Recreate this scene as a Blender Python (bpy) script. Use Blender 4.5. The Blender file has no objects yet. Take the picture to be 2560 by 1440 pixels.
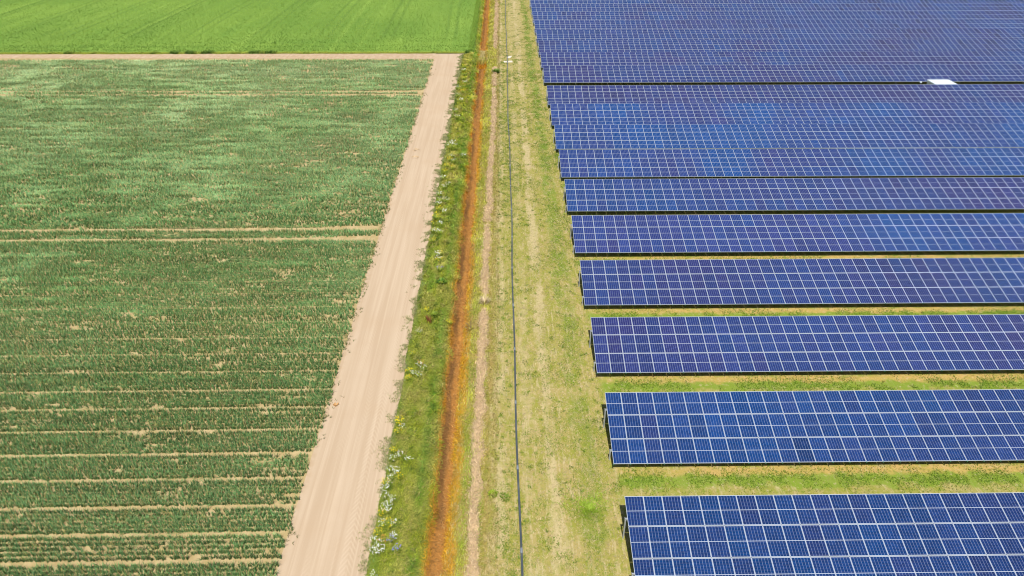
import bpy, math
import numpy as np
from mathutils import Matrix, Vector

R = math.radians
sc = bpy.context.scene
COL = sc.collection
rng = np.random.default_rng(7)

# ------------------------------------------------------------------ camera
F, PITCH, YAW, ROLL, CAM_H = 1747.085, R(32.4087), R(0.7992), R(0.0682), 31.8246
fwd = Vector((math.sin(YAW) * math.cos(PITCH), math.cos(YAW) * math.cos(PITCH), -math.sin(PITCH)))
right0 = Vector((math.cos(YAW), -math.sin(YAW), 0))
up0 = right0.cross(fwd)
right = right0 * math.cos(ROLL) + up0 * math.sin(ROLL)
up = up0 * math.cos(ROLL) - right0 * math.sin(ROLL)
cd = bpy.data.cameras.new("camera")
cam = bpy.data.objects.new("camera", cd)
COL.objects.link(cam)
m = Matrix.Identity(4)
for i in range(3):
    m[i][0], m[i][1], m[i][2] = right[i], up[i], -fwd[i]
m[2][3] = CAM_H
cam.matrix_world = m
cd.sensor_width = 36.0
cd.lens = F / 2560 * 36.0
cd.clip_end = 4000
sc.camera = cam

# ------------------------------------------------------------------ light
SUN_EL = R(61.5)
w = bpy.data.worlds.new("World")
sc.world = w
w.use_nodes = True
nt = w.node_tree
nt.nodes.clear()
sky = nt.nodes.new("ShaderNodeTexSky")
sky.sky_type = 'NISHITA'
sky.sun_disc = False
sky.sun_elevation = SUN_EL
sky.sun_rotation = R(180.0)
bg = nt.nodes.new("ShaderNodeBackground")
bg.inputs[1].default_value = 0.068
wo = nt.nodes.new("ShaderNodeOutputWorld")
nt.links.new(sky.outputs[0], bg.inputs[0])
nt.links.new(bg.outputs[0], wo.inputs[0])
sd = bpy.data.lights.new("sun", 'SUN')
sd.energy = 4.4
sd.angle = R(0.53)
sd.color = (1.0, 0.955, 0.89)
sun = bpy.data.objects.new("sun", sd)
COL.objects.link(sun)
sun.rotation_euler = Vector((0.012, math.cos(SUN_EL), -math.sin(SUN_EL))).to_track_quat('-Z', 'Y').to_euler()
sun.location = (0, -60, 90)

sc.view_settings.view_transform = 'Standard'
sc.view_settings.look = 'None'
sc.view_settings.exposure = 0.55
sc.view_settings.gamma = 1.0
sc.view_settings.use_curve_mapping = False
sc.cycles.filter_width = 1.15

# ------------------------------------------------------------------ helpers
def tag(o, label=None, cat=None, group=None, kind=None):
    if label: o["label"] = label
    if cat: o["category"] = cat
    if group: o["group"] = group
    if kind: o["kind"] = kind
    return o

def empty(name, loc):
    o = bpy.data.objects.new(name, None)
    o.empty_display_size = 0.3
    COL.objects.link(o)
    o.location = loc
    return o

def mesh_np(name, V, F_sizes, F_idx, mats, col=None, matidx=None, smooth=False):
    """V (n,3), face sizes, flat index list -> mesh"""
    me = bpy.data.meshes.new(name)
    V = np.asarray(V, np.float32)
    me.vertices.add(len(V))
    me.vertices.foreach_set("co", V.ravel())
    F_sizes = np.asarray(F_sizes, np.int32)
    F_idx = np.asarray(F_idx, np.int32)
    me.loops.add(len(F_idx))
    me.loops.foreach_set("vertex_index", F_idx)
    me.polygons.add(len(F_sizes))
    st = np.concatenate([[0], np.cumsum(F_sizes)[:-1]]).astype(np.int32)
    me.polygons.foreach_set("loop_start", st)
    me.polygons.foreach_set("loop_total", F_sizes)
    if matidx is not None:
        me.polygons.foreach_set("material_index", np.asarray(matidx, np.int32))
    me.polygons.foreach_set("use_smooth", np.full(len(F_sizes), smooth, bool))
    for mt in mats: me.materials.append(mt)
    if col is not None:
        a = me.color_attributes.new("Col", 'FLOAT_COLOR', 'POINT')
        c = np.ones((len(V), 4), np.float32)
        c[:, :3] = col
        a.data.foreach_set("color", c.ravel())
    me.update(calc_edges=True)
    return me

def link(name, me, parent=None):
    o = bpy.data.objects.new(name, me)
    COL.objects.link(o)
    if parent: o.parent = parent
    return o

class MB:
    """collects boxes / tubes / quads into one mesh"""
    def __init__(s): s.v = []; s.f = []; s.m = []
    def add(s, vs, fs, mi=0):
        b = len(s.v); s.v += [tuple(v) for v in vs]
        for f in fs: s.f.append([b + i for i in f]); s.m.append(mi)
    def box(s, x0, x1, y0, y1, z0, z1, mi=0):
        s.add([(x0,y0,z0),(x1,y0,z0),(x1,y1,z0),(x0,y1,z0),(x0,y0,z1),(x1,y0,z1),(x1,y1,z1),(x0,y1,z1)],
              [(3,2,1,0),(4,5,6,7),(0,1,5,4),(1,2,6,5),(2,3,7,6),(3,0,4,7)], mi)
    def bevbox(s, x0, x1, y0, y1, z0, z1, b, mi=0):
        s.add([(x0,y0,z0),(x1,y0,z0),(x1,y1,z0),(x0,y1,z0),(x0,y0,z1-b),(x1,y0,z1-b),(x1,y1,z1-b),(x0,y1,z1-b),
               (x0+b,y0+b,z1),(x1-b,y0+b,z1),(x1-b,y1-b,z1),(x0+b,y1-b,z1)],
              [(3,2,1,0),(8,9,10,11),(0,1,5,4),(1,2,6,5),(2,3,7,6),(3,0,4,7),(4,5,9,8),(5,6,10,9),(6,7,11,10),(7,4,8,11)], mi)
    def tube(s, pts, r, n=8, mi=0, cap=True):
        b = len(s.v); k = len(pts)
        rr = r if hasattr(r, '__len__') else [r]*k
        for i, p in enumerate(pts):
            p = Vector(p)
            d = (Vector(pts[min(i+1,k-1)]) - Vector(pts[max(i-1,0)])).normalized()
            a = d.cross(Vector((0,0,1)))
            if a.length < 1e-3: a = Vector((1,0,0))
            a.normalize(); c = a.cross(d)
            for j in range(n):
                t = 2*math.pi*j/n
                s.v.append(tuple(p + (a*math.cos(t) + c*math.sin(t))*rr[i]))
        for i in range(k-1):
            for j in range(n):
                s.f.append([b+i*n+j, b+i*n+(j+1)%n, b+(i+1)*n+(j+1)%n, b+(i+1)*n+j]); s.m.append(mi)
        if cap:
            s.f.append([b+j for j in range(n)][::-1]); s.m.append(mi)
            s.f.append([b+(k-1)*n+j for j in range(n)]); s.m.append(mi)
    def mesh(s, name, mats, smooth=False):
        return mesh_np(name, s.v, [len(f) for f in s.f], [i for f in s.f for i in f], mats, matidx=s.m, smooth=smooth)
    def build(s, name, mats, parent=None, smooth=False):
        return link(name, s.mesh(name, mats, smooth), parent)

def _hash(ix, iy, seed):
    h = (ix * 374761393 + iy * 668265263 + seed * 1274126177) & 0xffffffff
    h = ((h ^ (h >> 13)) * 1274126177) & 0xffffffff
    h = h ^ (h >> 16)
    return (h & 0xffff) / 65535.0

def vnoise(x, y, scale, seed=0):
    x = np.asarray(x, float) / scale; y = np.asarray(y, float) / scale
    ix = np.floor(x).astype(np.int64); iy = np.floor(y).astype(np.int64)
    fx = x - ix; fy = y - iy
    fx = fx*fx*(3-2*fx); fy = fy*fy*(3-2*fy)
    a = _hash(ix, iy, seed); b = _hash(ix+1, iy, seed); c = _hash(ix, iy+1, seed); d = _hash(ix+1, iy+1, seed)
    return (a*(1-fx)+b*fx)*(1-fy) + (c*(1-fx)+d*fx)*fy

def fnoise(x, y, scale, seed=0, oct=3):
    t = 0; a = 1; s = 0
    for i in range(oct):
        t = t + a*vnoise(x, y, scale/2**i, seed+i*17); s += a; a *= .5
    return t/s

# node material builder -------------------------------------------------
class Mat:
    def __init__(s, name):
        s.m = bpy.data.materials.new(name); s.m.use_nodes = True
        s.t = s.m.node_tree; s.t.nodes.clear()
        s.out = s.t.nodes.new("ShaderNodeOutputMaterial")
    def n(s, typ, **kw):
        nd = s.t.nodes.new(typ)
        for k, v in kw.items(): setattr(nd, k, v)
        return nd
    def put(s, sock, v):
        if isinstance(v, bpy.types.NodeSocket): s.t.links.new(v, sock)
        elif v is not None:
            if hasattr(sock.default_value, '__len__') and not hasattr(v, '__len__'): v = (v,)*len(sock.default_value)
            if hasattr(v, '__len__') and len(v) == 3 and len(sock.default_value) == 4: v = (*v, 1)
            sock.default_value = v
    def math(s, op, a, b=None, c=None, clamp=False):
        nd = s.n("ShaderNodeMath", operation=op, use_clamp=clamp)
        s.put(nd.inputs[0], a)
        if b is not None: s.put(nd.inputs[1], b)
        if c is not None: s.put(nd.inputs[2], c)
        return nd.outputs[0]
    def mix(s, f, a, b, blend='MIX'):
        nd = s.n("ShaderNodeMix", data_type='RGBA', blend_type=blend)
        s.put(nd.inputs[0], f); s.put(nd.inputs[6], a); s.put(nd.inputs[7], b)
        return nd.outputs[2]
    def pos(s): return s.n("ShaderNodeNewGeometry").outputs['Position']
    def xyz(s, v):
        nd = s.n("ShaderNodeSeparateXYZ"); s.put(nd.inputs[0], v); return nd.outputs
    def scale(s, v, sx, sy, sz=1):
        nd = s.n("ShaderNodeVectorMath", operation='MULTIPLY'); s.put(nd.inputs[0], v); nd.inputs[1].default_value = (sx, sy, sz)
        return nd.outputs[0]
    def noise(s, vec, scale, detail=3, rough=.55, col=False):
        nd = s.n("ShaderNodeTexNoise"); s.put(nd.inputs['Vector'], vec)
        nd.inputs['Scale'].default_value = scale; nd.inputs['Detail'].default_value = detail; nd.inputs['Roughness'].default_value = rough
        return nd.outputs[1 if col else 0]
    def ss(s, v, a, b, lo=0., hi=1.):
        nd = s.n("ShaderNodeMapRange", interpolation_type='SMOOTHSTEP')
        s.put(nd.inputs[0], v); nd.inputs[1].default_value = a; nd.inputs[2].default_value = b
        nd.inputs[3].default_value = lo; nd.inputs[4].default_value = hi
        return nd.outputs[0]
    def bsdf(s, color, rough=.9, spec=.2, metal=0., bump=None, bstr=.3, bdist=.05, **kw):
        b = s.n("ShaderNodeBsdfPrincipled")
        s.put(b.inputs['Base Color'], color); s.put(b.inputs['Roughness'], rough)
        s.put(b.inputs['Specular IOR Level'], spec); s.put(b.inputs['Metallic'], metal)
        for k, v in kw.items(): s.put(b.inputs[k], v)
        if bump is not None:
            bn = s.n("ShaderNodeBump"); bn.inputs['Strength'].default_value = bstr; bn.inputs['Distance'].default_value = bdist
            s.put(bn.inputs['Height'], bump); s.t.links.new(bn.outputs[0], b.inputs['Normal'])
        s.t.links.new(b.outputs[0], s.out.inputs[0])
        return s.m

# ------------------------------------------------------------------ layout constants
XL, Y1, PITCHROW, AISLE, TILT, Z0 = 6.487, 20.977, 8.5077, 2.456, R(14.98), 0.635
NROW = 18
MOD_W, MOD_H, GX, GY = 1.000, 1.676, 0.012, 0.026
def row_y(n): return Y1 + (n-1)*PITCHROW + (AISLE if n > 10 else 0)

def xl_view(y): return -26.0 - .606*(y-22.8) - 4      # ground seen by the camera, with a margin
def xr_view(y): return 26.7 + .640*(y-22.1) + 4

def wob(y, seed, amp, sc_=1.2): return (fnoise(y, y*0+seed*7.3, sc_, seed)-.5)*2*amp
def b_crop(y): return -11.98 + .12*np.clip((45-np.asarray(y))/20, 0, 1) + wob(y, 1, .10, 2.0)
def b_verge(y):
    base = -7.15 + wob(y, 2, .24, 2.6)
    return base + (np.clip((np.asarray(y)-128.4)/1.4, 0, 1))*(1.75 + .2)
def b_ditchl(y): return -4.2 + wob(y, 3, .16, 1.5)
def b_ditchr(y): return -3.22 + .28*np.clip((np.asarray(y)-25)/40, 0, 1) + wob(y, 4, .12, 1.5)
def fill(y):   # earth crossing over the ditch
    y = np.asarray(y, float)
    a = np.clip((y-124.6)/1.4, 0, 1); b = np.clip((132.2-y)/1.4, 0, 1)
    t = np.minimum(a, b); return t*t*(3-2*t)
PX = [-9, -7.2, -6.4, -5.2, -4.6, -4.2, -3.95, -3.35, -3.0, -2.6, -2.2, -1.0, 0.5]
PZ = [0, 0.0, .05, .02, -.16, -.42, -.62, -.64, -.40, -.20, -.03, 0, 0]
def gz(x, y):
    x = np.asarray(x, float); y = np.asarray(y, float)
    z = np.interp(x, PX, PZ)
    f = fill(y)
    z = np.where(z < 0, z*(1-f), z)
    vb = np.clip((x+7.2)/.8, 0, 1)*np.clip((-.6-x)/.6, 0, 1)
    return z + (fnoise(x, y, .9, 31)-.5)*(.05+.16*vb)*np.clip((x+9)/2, 0, 1)

def strip(name, mat, lf, rf, ys, ts, zf=None, kind='structure'):
    ys = np.asarray(ys, float); ts = np.asarray(ts, float)
    L = lf(ys); Rr = rf(ys)
    X = L[:, None] + (Rr-L)[:, None]*ts[None, :]
    Y = np.repeat(ys[:, None], len(ts), 1)
    Z = zf(X, Y) if zf else np.zeros_like(X)
    V = np.stack([X, Y, Z], -1).reshape(-1, 3)
    ny, nx = X.shape
    i = (np.arange(ny-1)[:, None]*nx + np.arange(nx-1)[None, :]).ravel()
    Fi = np.stack([i, i+1, i+1+nx, i+nx], 1)
    me = mesh_np(name, V, np.full(len(Fi), 4), Fi.ravel(), [mat], smooth=True)
    return tag(link(name, me), kind=kind)

# ------------------------------------------------------------------ ground materials
def mat_base():
    M = Mat("base_earth"); p = M.pos()
    return M.bsdf(M.mix(M.noise(p, .3), (.20,.19,.06), (.30,.25,.12)))

def mat_road():
    M = Mat("sandy_track"); p = M.pos(); x, y, z = M.xyz(p)
    long = M.noise(M.scale(p, 2.2, .06), 1.0, 4)
    long2 = M.noise(M.scale(p, 7.0, .05), 1.0, 3)
    blot = M.noise(p, .25, 4)
    grain = M.noise(p, 14, 4, .7)
    c = M.mix(M.ss(long, .35, .68), (.40,.300,.200), (.455,.352,.245))
    c = M.mix(M.ss(long2, .52, .72, 0, .45), c, (.52,.41,.29))
    c = M.mix(M.ss(blot, .45, .75, 0, .35), c, (.40,.285,.178))
    # tractor tread: chevrons in wheel lanes
    def tread(cx, half, sgn):
        u = M.math('SUBTRACT', x, cx)
        uu = M.math('ADD', u, M.math('MULTIPLY', M.math('SUBTRACT', M.noise(M.scale(p, 0, .12), 1.0, 2), .5), .7))
        lane = M.ss(M.math('ABSOLUTE', uu), half, half*.6)
        v = M.math('ADD', M.math('MULTIPLY', y, 5.2), M.math('MULTIPLY', M.math('ABSOLUTE', uu), 9.0*sgn))
        s = M.math('SINE', M.math('MULTIPLY', v, 3.1416))
        return M.math('MULTIPLY', lane, M.ss(s, -.2, .6)), lane
    t1, l1 = tread(-10.25, .42, 1); t2, l2 = tread(-8.35, .42, 1); t3, _ = tread(-9.2, .28, -1)
    tr = M.math('MULTIPLY', M.math('ADD', M.math('ADD', t1, t2), M.math('MULTIPLY', t3, .6)), M.ss(M.noise(M.scale(p, .5, .09), 1.0, 2), .40, .62))
    c = M.mix(M.math('MULTIPLY', tr, .26), c, (.56,.45,.32))
    # ruts along the lanes
    c = M.mix(M.math('MULTIPLY', grain, .30), c, (.30,.22,.14))
    edge = M.math('ADD', M.ss(x, -11.3, -12.2), 0)
    c = M.mix(M.math('MULTIPLY', edge, M.ss(M.noise(p, 1.6, 4), .40, .62, 0, .7)), c, (.34,.235,.135))
    h = M.math('ADD', M.math('MULTIPLY', grain, .25), M.math('ADD', M.math('MULTIPLY', long2, .8), M.math('MULTIPLY', tr, .35)))
    return M.bsdf(c, .95, .1, bump=h, bstr=.35, bdist=.05)

def mat_soil():
    M = Mat("crop_soil"); p = M.pos()
    n = M.noise(p, 1.1, 5, .65); g = M.noise(p, 11, 4, .7)
    c = M.mix(M.ss(n, .35, .65), (.33,.25,.115), (.43,.335,.18))
    c = M.mix(M.math('MULTIPLY', g, .30), c, (.28,.21,.09))
    return M.bsdf(c, .95, .1, bump=g, bstr=.5, bdist=.05)

def mat_meadow():
    M = Mat("meadow_grass"); p = M.pos(); x, y, z = M.xyz(p)
    big = M.noise(M.scale(p, .035, .03), 1.0, 3)
    fine = M.noise(M.scale(p, 1.6, .8), 1.0, 5, .7)
    mid = M.noise(M.scale(p, .35, .12), 1.0, 4, .6)
    bend = M.math('ADD', x, M.math('MULTIPLY', M.noise(M.scale(p, .008, .008), 1.0, 1), 8))
    cv = M.n("ShaderNodeCombineXYZ"); M.put(cv.inputs[0], bend); M.put(cv.inputs[1], M.math('MULTIPLY', y, .012))
    stripes = M.noise(cv.outputs[0], .42, 3, .5)
    cv2 = M.n("ShaderNodeCombineXYZ"); M.put(cv2.inputs[0], M.math('MULTIPLY', x, .03)); M.put(cv2.inputs[1], y)
    head = M.noise(cv2.outputs[0], .9, 3, .6)
    hmask = M.ss(y, 150, 134)
    c = M.mix(M.ss(big, .35, .65), (.125,.225,.031), (.18,.285,.042))
    c = M.mix(M.ss(stripes, .50, .62, 0, .5), c, (.135,.225,.034))
    c = M.mix(M.ss(stripes, .46, .32, 0, .35), c, (.27,.39,.07))
    tl = M.math('ABSOLUTE', M.math('SUBTRACT', M.math('MODULO', M.math('ADD', bend, 1300.0), 12.5), 6.0))
    tl = M.math('ABSOLUTE', M.math('SUBTRACT', tl, .95))
    c = M.mix(M.math('MULTIPLY', M.math('MULTIPLY', M.ss(tl, .55, .15), M.ss(y, 136, 146)), .55), c, (.085,.155,.022))
    c = M.mix(M.math('MULTIPLY', hmask, M.ss(head, .50, .66, 0, .45)), c, (.120,.215,.028))
    c = M.mix(M.ss(mid, .45, .70, 0, .40), c, (.130,.235,.030))
    c = M.mix(M.ss(fine, .45, .72, 0, .42), c, (.095,.185,.022))
    return M.bsdf(c, .8, .2, bump=M.math('ADD', fine, mid), bstr=.6, bdist=.25)

def mat_verge():
    M = Mat("verge_soil"); p = M.pos()
    n = M.noise(M.scale(p, 1.6, .7), 1.0, 4); g = M.noise(p, 9, 4, .7)
    c = M.mix(M.ss(n, .35, .65), (.14,.18,.022), (.24,.25,.05))
    c = M.mix(M.math('MULTIPLY', g, .4), c, (.05,.075,.012))
    return M.bsdf(c, .95, .1, bump=g, bstr=.6, bdist=.06)

def mat_ditch():
    M = Mat("rusty_ditch"); p = M.pos(); x, y, z = M.xyz(p)
    n = M.noise(M.scale(p, 1.6, .35), 1.0, 4); g = M.noise(M.scale(p, 9, 4), 1.0, 4, .7)
    xx = M.math('ADD', x, M.math('MULTIPLY', M.math('SUBTRACT', M.noise(M.scale(p, .6, .5), 1.0, 3), .5), .9))
    c = M.mix(M.ss(n, .35, .65), (.34,.150,.032), (.44,.205,.042))
    dark = M.math('MULTIPLY', M.ss(xx, -3.5, -3.75), M.ss(xx, -4.12, -3.95))
    c = M.mix(M.math('MULTIPLY', dark, M.ss(M.noise(M.scale(p, .5, .22), 1.0, 3), .36, .56, .15, .95)), c, (.135,.066,.024))
    c = M.mix(M.ss(xx, -3.3, -3.1, 0, .6), c, (.50,.225,.025))
    c = M.mix(M.ss(xx, -3.95, -4.15, 0, .7), c, (.46,.21,.02))
    c = M.mix(M.math('MULTIPLY', g, .42), c, (.16,.07,.02))
    gr = M.ss(y, 124.3, 125.6)
    gr = M.math('MULTIPLY', gr, M.ss(y, 132.6, 131.4))
    tan = M.mix(M.ss(M.noise(M.scale(p, .4, 1.5), 1.0, 4), .40, .62), (.25,.23,.05), (.40,.30,.15))
    c = M.mix(gr, c, tan)
    return M.bsdf(c, .9, .15, bump=g, bstr=.6, bdist=.06)

def mat_ground():
    M = Mat("dry_mown_grass"); p = M.pos(); x, y, z = M.xyz(p)
    fine = M.noise(M.scale(p, 1, .7), 7.5, 4, .7)
    med = M.noise(M.scale(p, 1, .6), 1.7, 5, .62)
    long = M.noise(M.scale(p, 1.1, .11), 1.0, 4, .6)
    big = M.noise(M.scale(p, .22, .13), 1.0, 3)
    tan = (.330,.258,.098); pale = (.43,.345,.185); olive = (.222,.222,.034); green = (.115,.19,.015); brown = (.27,.175,.065)
    c = M.mix(M.ss(med, .38, .62, 0, .9), tan, olive)
    ol = M.math('MULTIPLY', M.ss(y, 34, 58, .25, .85), M.ss(y, 125, 90, .3, 1.0))
    c = M.mix(M.math('MULTIPLY', M.ss(big, .34, .60, 0, .8), ol), c, olive)
    strk = M.noise(M.scale(p, 4.0, .55), 1.0, 4, .65)
    c = M.mix(M.ss(strk, .52, .66, 0, .5), c, (.46,.37,.215))
    c = M.mix(M.ss(strk, .48, .32, 0, .35), c, olive)
    # worn track, two lanes
    xw = M.math('ADD', x, M.math('ADD', M.math('MULTIPLY', M.math('SUBTRACT', long, .5), 1.6), M.math('MULTIPLY', M.math('SUBTRACT', M.noise(p, .9, 4, .6), .5), 1.1)))
    def lane(cx, h): return M.ss(M.math('ABSOLUTE', M.math('SUBTRACT', xw, cx)), h, h*.3)
    tr = M.math('MAXIMUM', M.math('MULTIPLY', lane(1.5, .5), .6), M.math('MAXIMUM', lane(2.9, .6), M.math('MULTIPLY', lane(-.35, .45), .9)))
    tr = M.math('MULTIPLY', tr, M.ss(M.noise(M.scale(p, .9, .25), 1.0, 4), .36, .58))
    far = M.ss(y, 100, 160, 0, .45)
    tr = M.math('MAXIMUM', tr, M.math('MULTIPLY', far, lane(2.9, 1.9)))
    c = M.mix(M.math('MULTIPLY', tr, M.ss(y, 25, 110, .75, .95)), c, pale)
    # green belt beside the rows
    gb = M.math('MULTIPLY', M.ss(M.math('ABSOLUTE', M.math('SUBTRACT', xw, 5.0)), .9, .3), M.ss(M.noise(M.scale(p, .8, .5), 1.0, 4), .38, .60))
    gb = M.math('MULTIPLY', gb, M.ss(y, 20, 95, .5, 1.0))
    c = M.mix(M.math('MULTIPLY', gb, .9), c, green)
    # bank beside the ditch
    bank = M.ss(xw, -.75, -1.15)
    bk = M.mix(M.ss(M.noise(M.scale(p, 1.5, .5), 1.0, 4), .36, .62), (.20,.19,.028), (.30,.22,.07))
    c = M.mix(bank, c, bk)
    ob = M.math('MULTIPLY', M.ss(xw, -2.55, -2.9), M.ss(M.noise(M.scale(p, 1.4, .35), 1.0, 3), .38, .55))
    c = M.mix(M.math('MULTIPLY', ob, .8), c, (.46,.235,.022))
    # drip line of bare orange sand under the lower edge of every row
    inr = M.ss(x, XL-.1, XL+.6)
    gg = M.math('MULTIPLY', inr, M.ss(M.noise(M.scale(p, .8, .9), 1.0, 5, .65), .36, .58))
    c = M.mix(M.math('MULTIPLY', gg, .22), c, (.155,.225,.024))
    def lush(off, cond):
        f = M.math('MODULO', M.math('SUBTRACT', y, Y1 + off - 2.6), PITCHROW)
        a = M.math('ADD', M.math('SUBTRACT', f, 1.85), M.math('MULTIPLY', M.math('SUBTRACT', M.noise(M.scale(p, .8, .8), 1.0, 5, .65), .5), 2.6))
        return M.math('MULTIPLY', M.ss(M.math('ABSOLUTE', a), .75, .3), cond)
    def drip(off, cond):
        q = M.math('SUBTRACT', y, Y1 + off - 1.6)
        f = M.math('MODULO', q, PITCHROW)
        a = M.math('SUBTRACT', f, 1.55)
        a = M.math('ADD', a, M.math('MULTIPLY', M.math('SUBTRACT', M.noise(M.scale(p, .9, .9), 1.0, 4), .5), 1.5))
        return M.math('MULTIPLY', M.ss(M.math('ABSOLUTE', a), .50, .15), cond)
    lg = M.math('MULTIPLY', inr, lush(0, M.math('LESS_THAN', y, row_y(10)+5)))
    c = M.mix(M.math('MULTIPLY', lg, .8), c, (.14,.225,.018))
    c1 = M.math('LESS_THAN', y, row_y(10)+5); c2 = M.math('GREATER_THAN', y, row_y(10)+5)
    d = M.math('MAXIMUM', drip(0, c1), drip(AISLE, c2))
    d = M.math('MULTIPLY', M.math('MULTIPLY', d, inr), M.ss(x, XL-1, XL+9, .35, 1))
    c = M.mix(M.math('MULTIPLY', d, .62), c, (.46,.285,.095))
    # green and pale speckle over the whole ground
    sp_ = M.noise(M.scale(p, 1, .8), 4.2, 3, .6)
    c = M.mix(M.ss(sp_, .56, .66, 0, .55), c, (.145,.205,.022))
    c = M.mix(M.ss(sp_, .44, .32, 0, .45), c, (.45,.36,.21))
    c = M.mix(M.ss(fine, .48, .70, 0, .6), c, (.19,.175,.05))
    c = M.mix(M.ss(fine, .42, .26, 0, .45), c, (.46,.37,.22))
    # earth crossing
    cr = M.math('MULTIPLY', M.ss(y, 124.4, 125.8), M.math('MULTIPLY', M.ss(y, 132.4, 131.2), M.ss(x, 1.5, -.6)))
    c = M.mix(M.math('MULTIPLY', cr, .7), c, M.mix(M.ss(M.noise(M.scale(p, .3, 1.6), 1.0, 4), .42, .6), (.28,.24,.06), (.42,.31,.17)))
    return M.bsdf(c, .95, .1, bump=M.math('ADD', fine, med), bstr=.5, bdist=.05)

ys_fine = np.concatenate([np.arange(-20, 20, 1.0), np.arange(20, 60, .2), np.arange(60, 135, .35), np.arange(135, 230, 1.0), np.arange(230, 420.1, 10)])
def lin(n): return np.linspace(0, 1, n)
const = lambda v: (lambda y: np.full_like(np.asarray(y, float), v))

# one sheet to the horizon, under everything, with the ditch sunk into it
bx = np.array([-1500, -30, -6, -4.6, -1.9, 5, 40, 1500.])
by = np.array([-1500, -20, 20, 124, 125, 132, 133, 1500.])
strip("ground_sheet", mat_base(), const(-1500.), const(1500.), by, (bx+1500)/3000,
      lambda X, Y: np.where((X > -5) & (X < -1.5), -1.3, -.25) + 0*Y)
def field_end(x): return 125.4 - .0165*(x+12.3)
def meadow_edge(x): return 129.1 - .001*(x+6)

def xstrip(name, mat, x0, x1, y0f, y1f, nx, ny, z=0.0):
    xs = np.linspace(x0, x1, nx); t = np.linspace(0, 1, ny)
    A = y0f(xs); B = y1f(xs)
    Y = A[None, :] + (B-A)[None, :]*t[:, None]
    X = np.repeat(xs[None, :], ny, 0)
    V = np.stack([X, Y, np.full_like(X, z)], -1).reshape(-1, 3)
    i = (np.arange(ny-1)[:, None]*nx + np.arange(nx-1)[None, :]).ravel()
    Fi = np.stack([i, i+1, i+1+nx, i+nx], 1)
    me = mesh_np(name, V, np.full(len(Fi), 4), Fi.ravel(), [mat], smooth=True)
    return tag(link(name, me), kind='structure')

ROAD = mat_road()
ys_r = ys_fine[ys_fine < 129.3]
# soil of the crop field
ysf = ys_fine[ys_fine < 125.4]
strip("crop_field", mat_soil(), const(-230.), b_crop, ysf, np.array([0, .2, .5, .8, .9, .96, .99, 1.0]))
xstrip("field_headland", bpy.data.materials["crop_soil"], -230, -12.0, const(ysf[-1]), field_end, 120, 2, -.004)
strip("dirt_road", ROAD, b_crop, b_verge, ys_r, lin(12))
xstrip("farm_path", ROAD, -230, -11.95, field_end, lambda x: meadow_edge(x)+wob(x, 9, .25, 1.5), 400, 3, .004)
MEADOW = mat_meadow()
xstrip("meadow", MEADOW, -260, -5.3, lambda x: meadow_edge(x)+wob(x, 9, .25, 1.5)+.0, const(420.), 500, 4, .006)
strip("grass_verge", mat_verge(), b_verge, b_ditchl, ys_fine, lin(14), gz)
strip("ditch", mat_ditch(), b_ditchl, b_ditchr, ys_fine, lin(12), gz)
strip("ground", mat_ground(), b_ditchr, const(280.), ys_fine, np.concatenate([np.linspace(0, 3.2, 14), [6, 12, 40, 120, 282.6]])/282.6, gz)

# ------------------------------------------------------------------ foliage material + blades
def mat_leaf(name, trans=.25, rough=.55, spec=.25):
    M = Mat(name)
    a = M.n("ShaderNodeAttribute", attribute_name="Col")
    b = M.n("ShaderNodeBsdfPrincipled")
    M.put(b.inputs['Base Color'], a.outputs[0]); b.inputs['Roughness'].default_value = rough
    b.inputs['Specular IOR Level'].default_value = spec
    if trans:
        t = M.n("ShaderNodeBsdfTranslucent"); M.put(t.inputs[0], a.outputs[0])
        mx = M.n("ShaderNodeMixShader"); mx.inputs[0].default_value = trans
        M.t.links.new(b.outputs[0], mx.inputs[1]); M.t.links.new(t.outputs[0], mx.inputs[2])
        M.t.links.new(mx.outputs[0], M.out.inputs[0])
    else: M.t.links.new(b.outputs[0], M.out.inputs[0])
    return M.m
LEAF = mat_leaf("leaf_blades")
STRAW = mat_leaf("straw_blades", .1, .8, .1)

def blade_arrays(P, L, W, lean, head, col):
    n = len(P)
    L = np.broadcast_to(L, n); W = np.broadcast_to(W, n); lean = np.clip(np.broadcast_to(lean, n), 0, .98)
    wv = np.stack([-np.sin(head), np.cos(head), np.zeros(n)], 1)*(W/2)[:, None]
    d = np.stack([np.cos(head), np.sin(head), np.zeros(n)], 1)
    zv = np.array([0, 0, 1.0])
    upz = np.sqrt(1-lean**2)
    mid = P + d*(L*lean*.36)[:, None] + zv*(L*upz*.62)[:, None]
    tip = P + d*(L*lean)[:, None] + zv*(L*upz*.92)[:, None]
    V = np.stack([P-wv, P+wv, mid-wv*.85, mid+wv*.85, tip], 1)
    return V, col

def blades(name, parts, mat, kind='stuff', parent=None):
    V = np.concatenate([p[0] for p in parts]).reshape(-1, 3)
    C = np.repeat(np.concatenate([p[1] for p in parts]), 5, 0)
    n = len(V)//5
    b = (np.arange(n)*5)[:, None]
    q = b + np.array([0, 1, 3, 2])[None]; t = b + np.array([2, 3, 4])[None]
    idx = np.concatenate([q, t], 1).ravel()
    sizes = np.tile([4, 3], n)
    me = mesh_np(name, V, sizes, idx, [mat], col=C)
    o = link(name, me, parent)
    if kind: o["kind"] = kind
    return o

def colmix(a, b, t): return np.asarray(a)[None]*(1-t)[:, None] + np.asarray(b)[None]*t[:, None]
def jit(c, amt): return c*np.exp(rng.normal(0, amt, (len(c), 1)))

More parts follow.
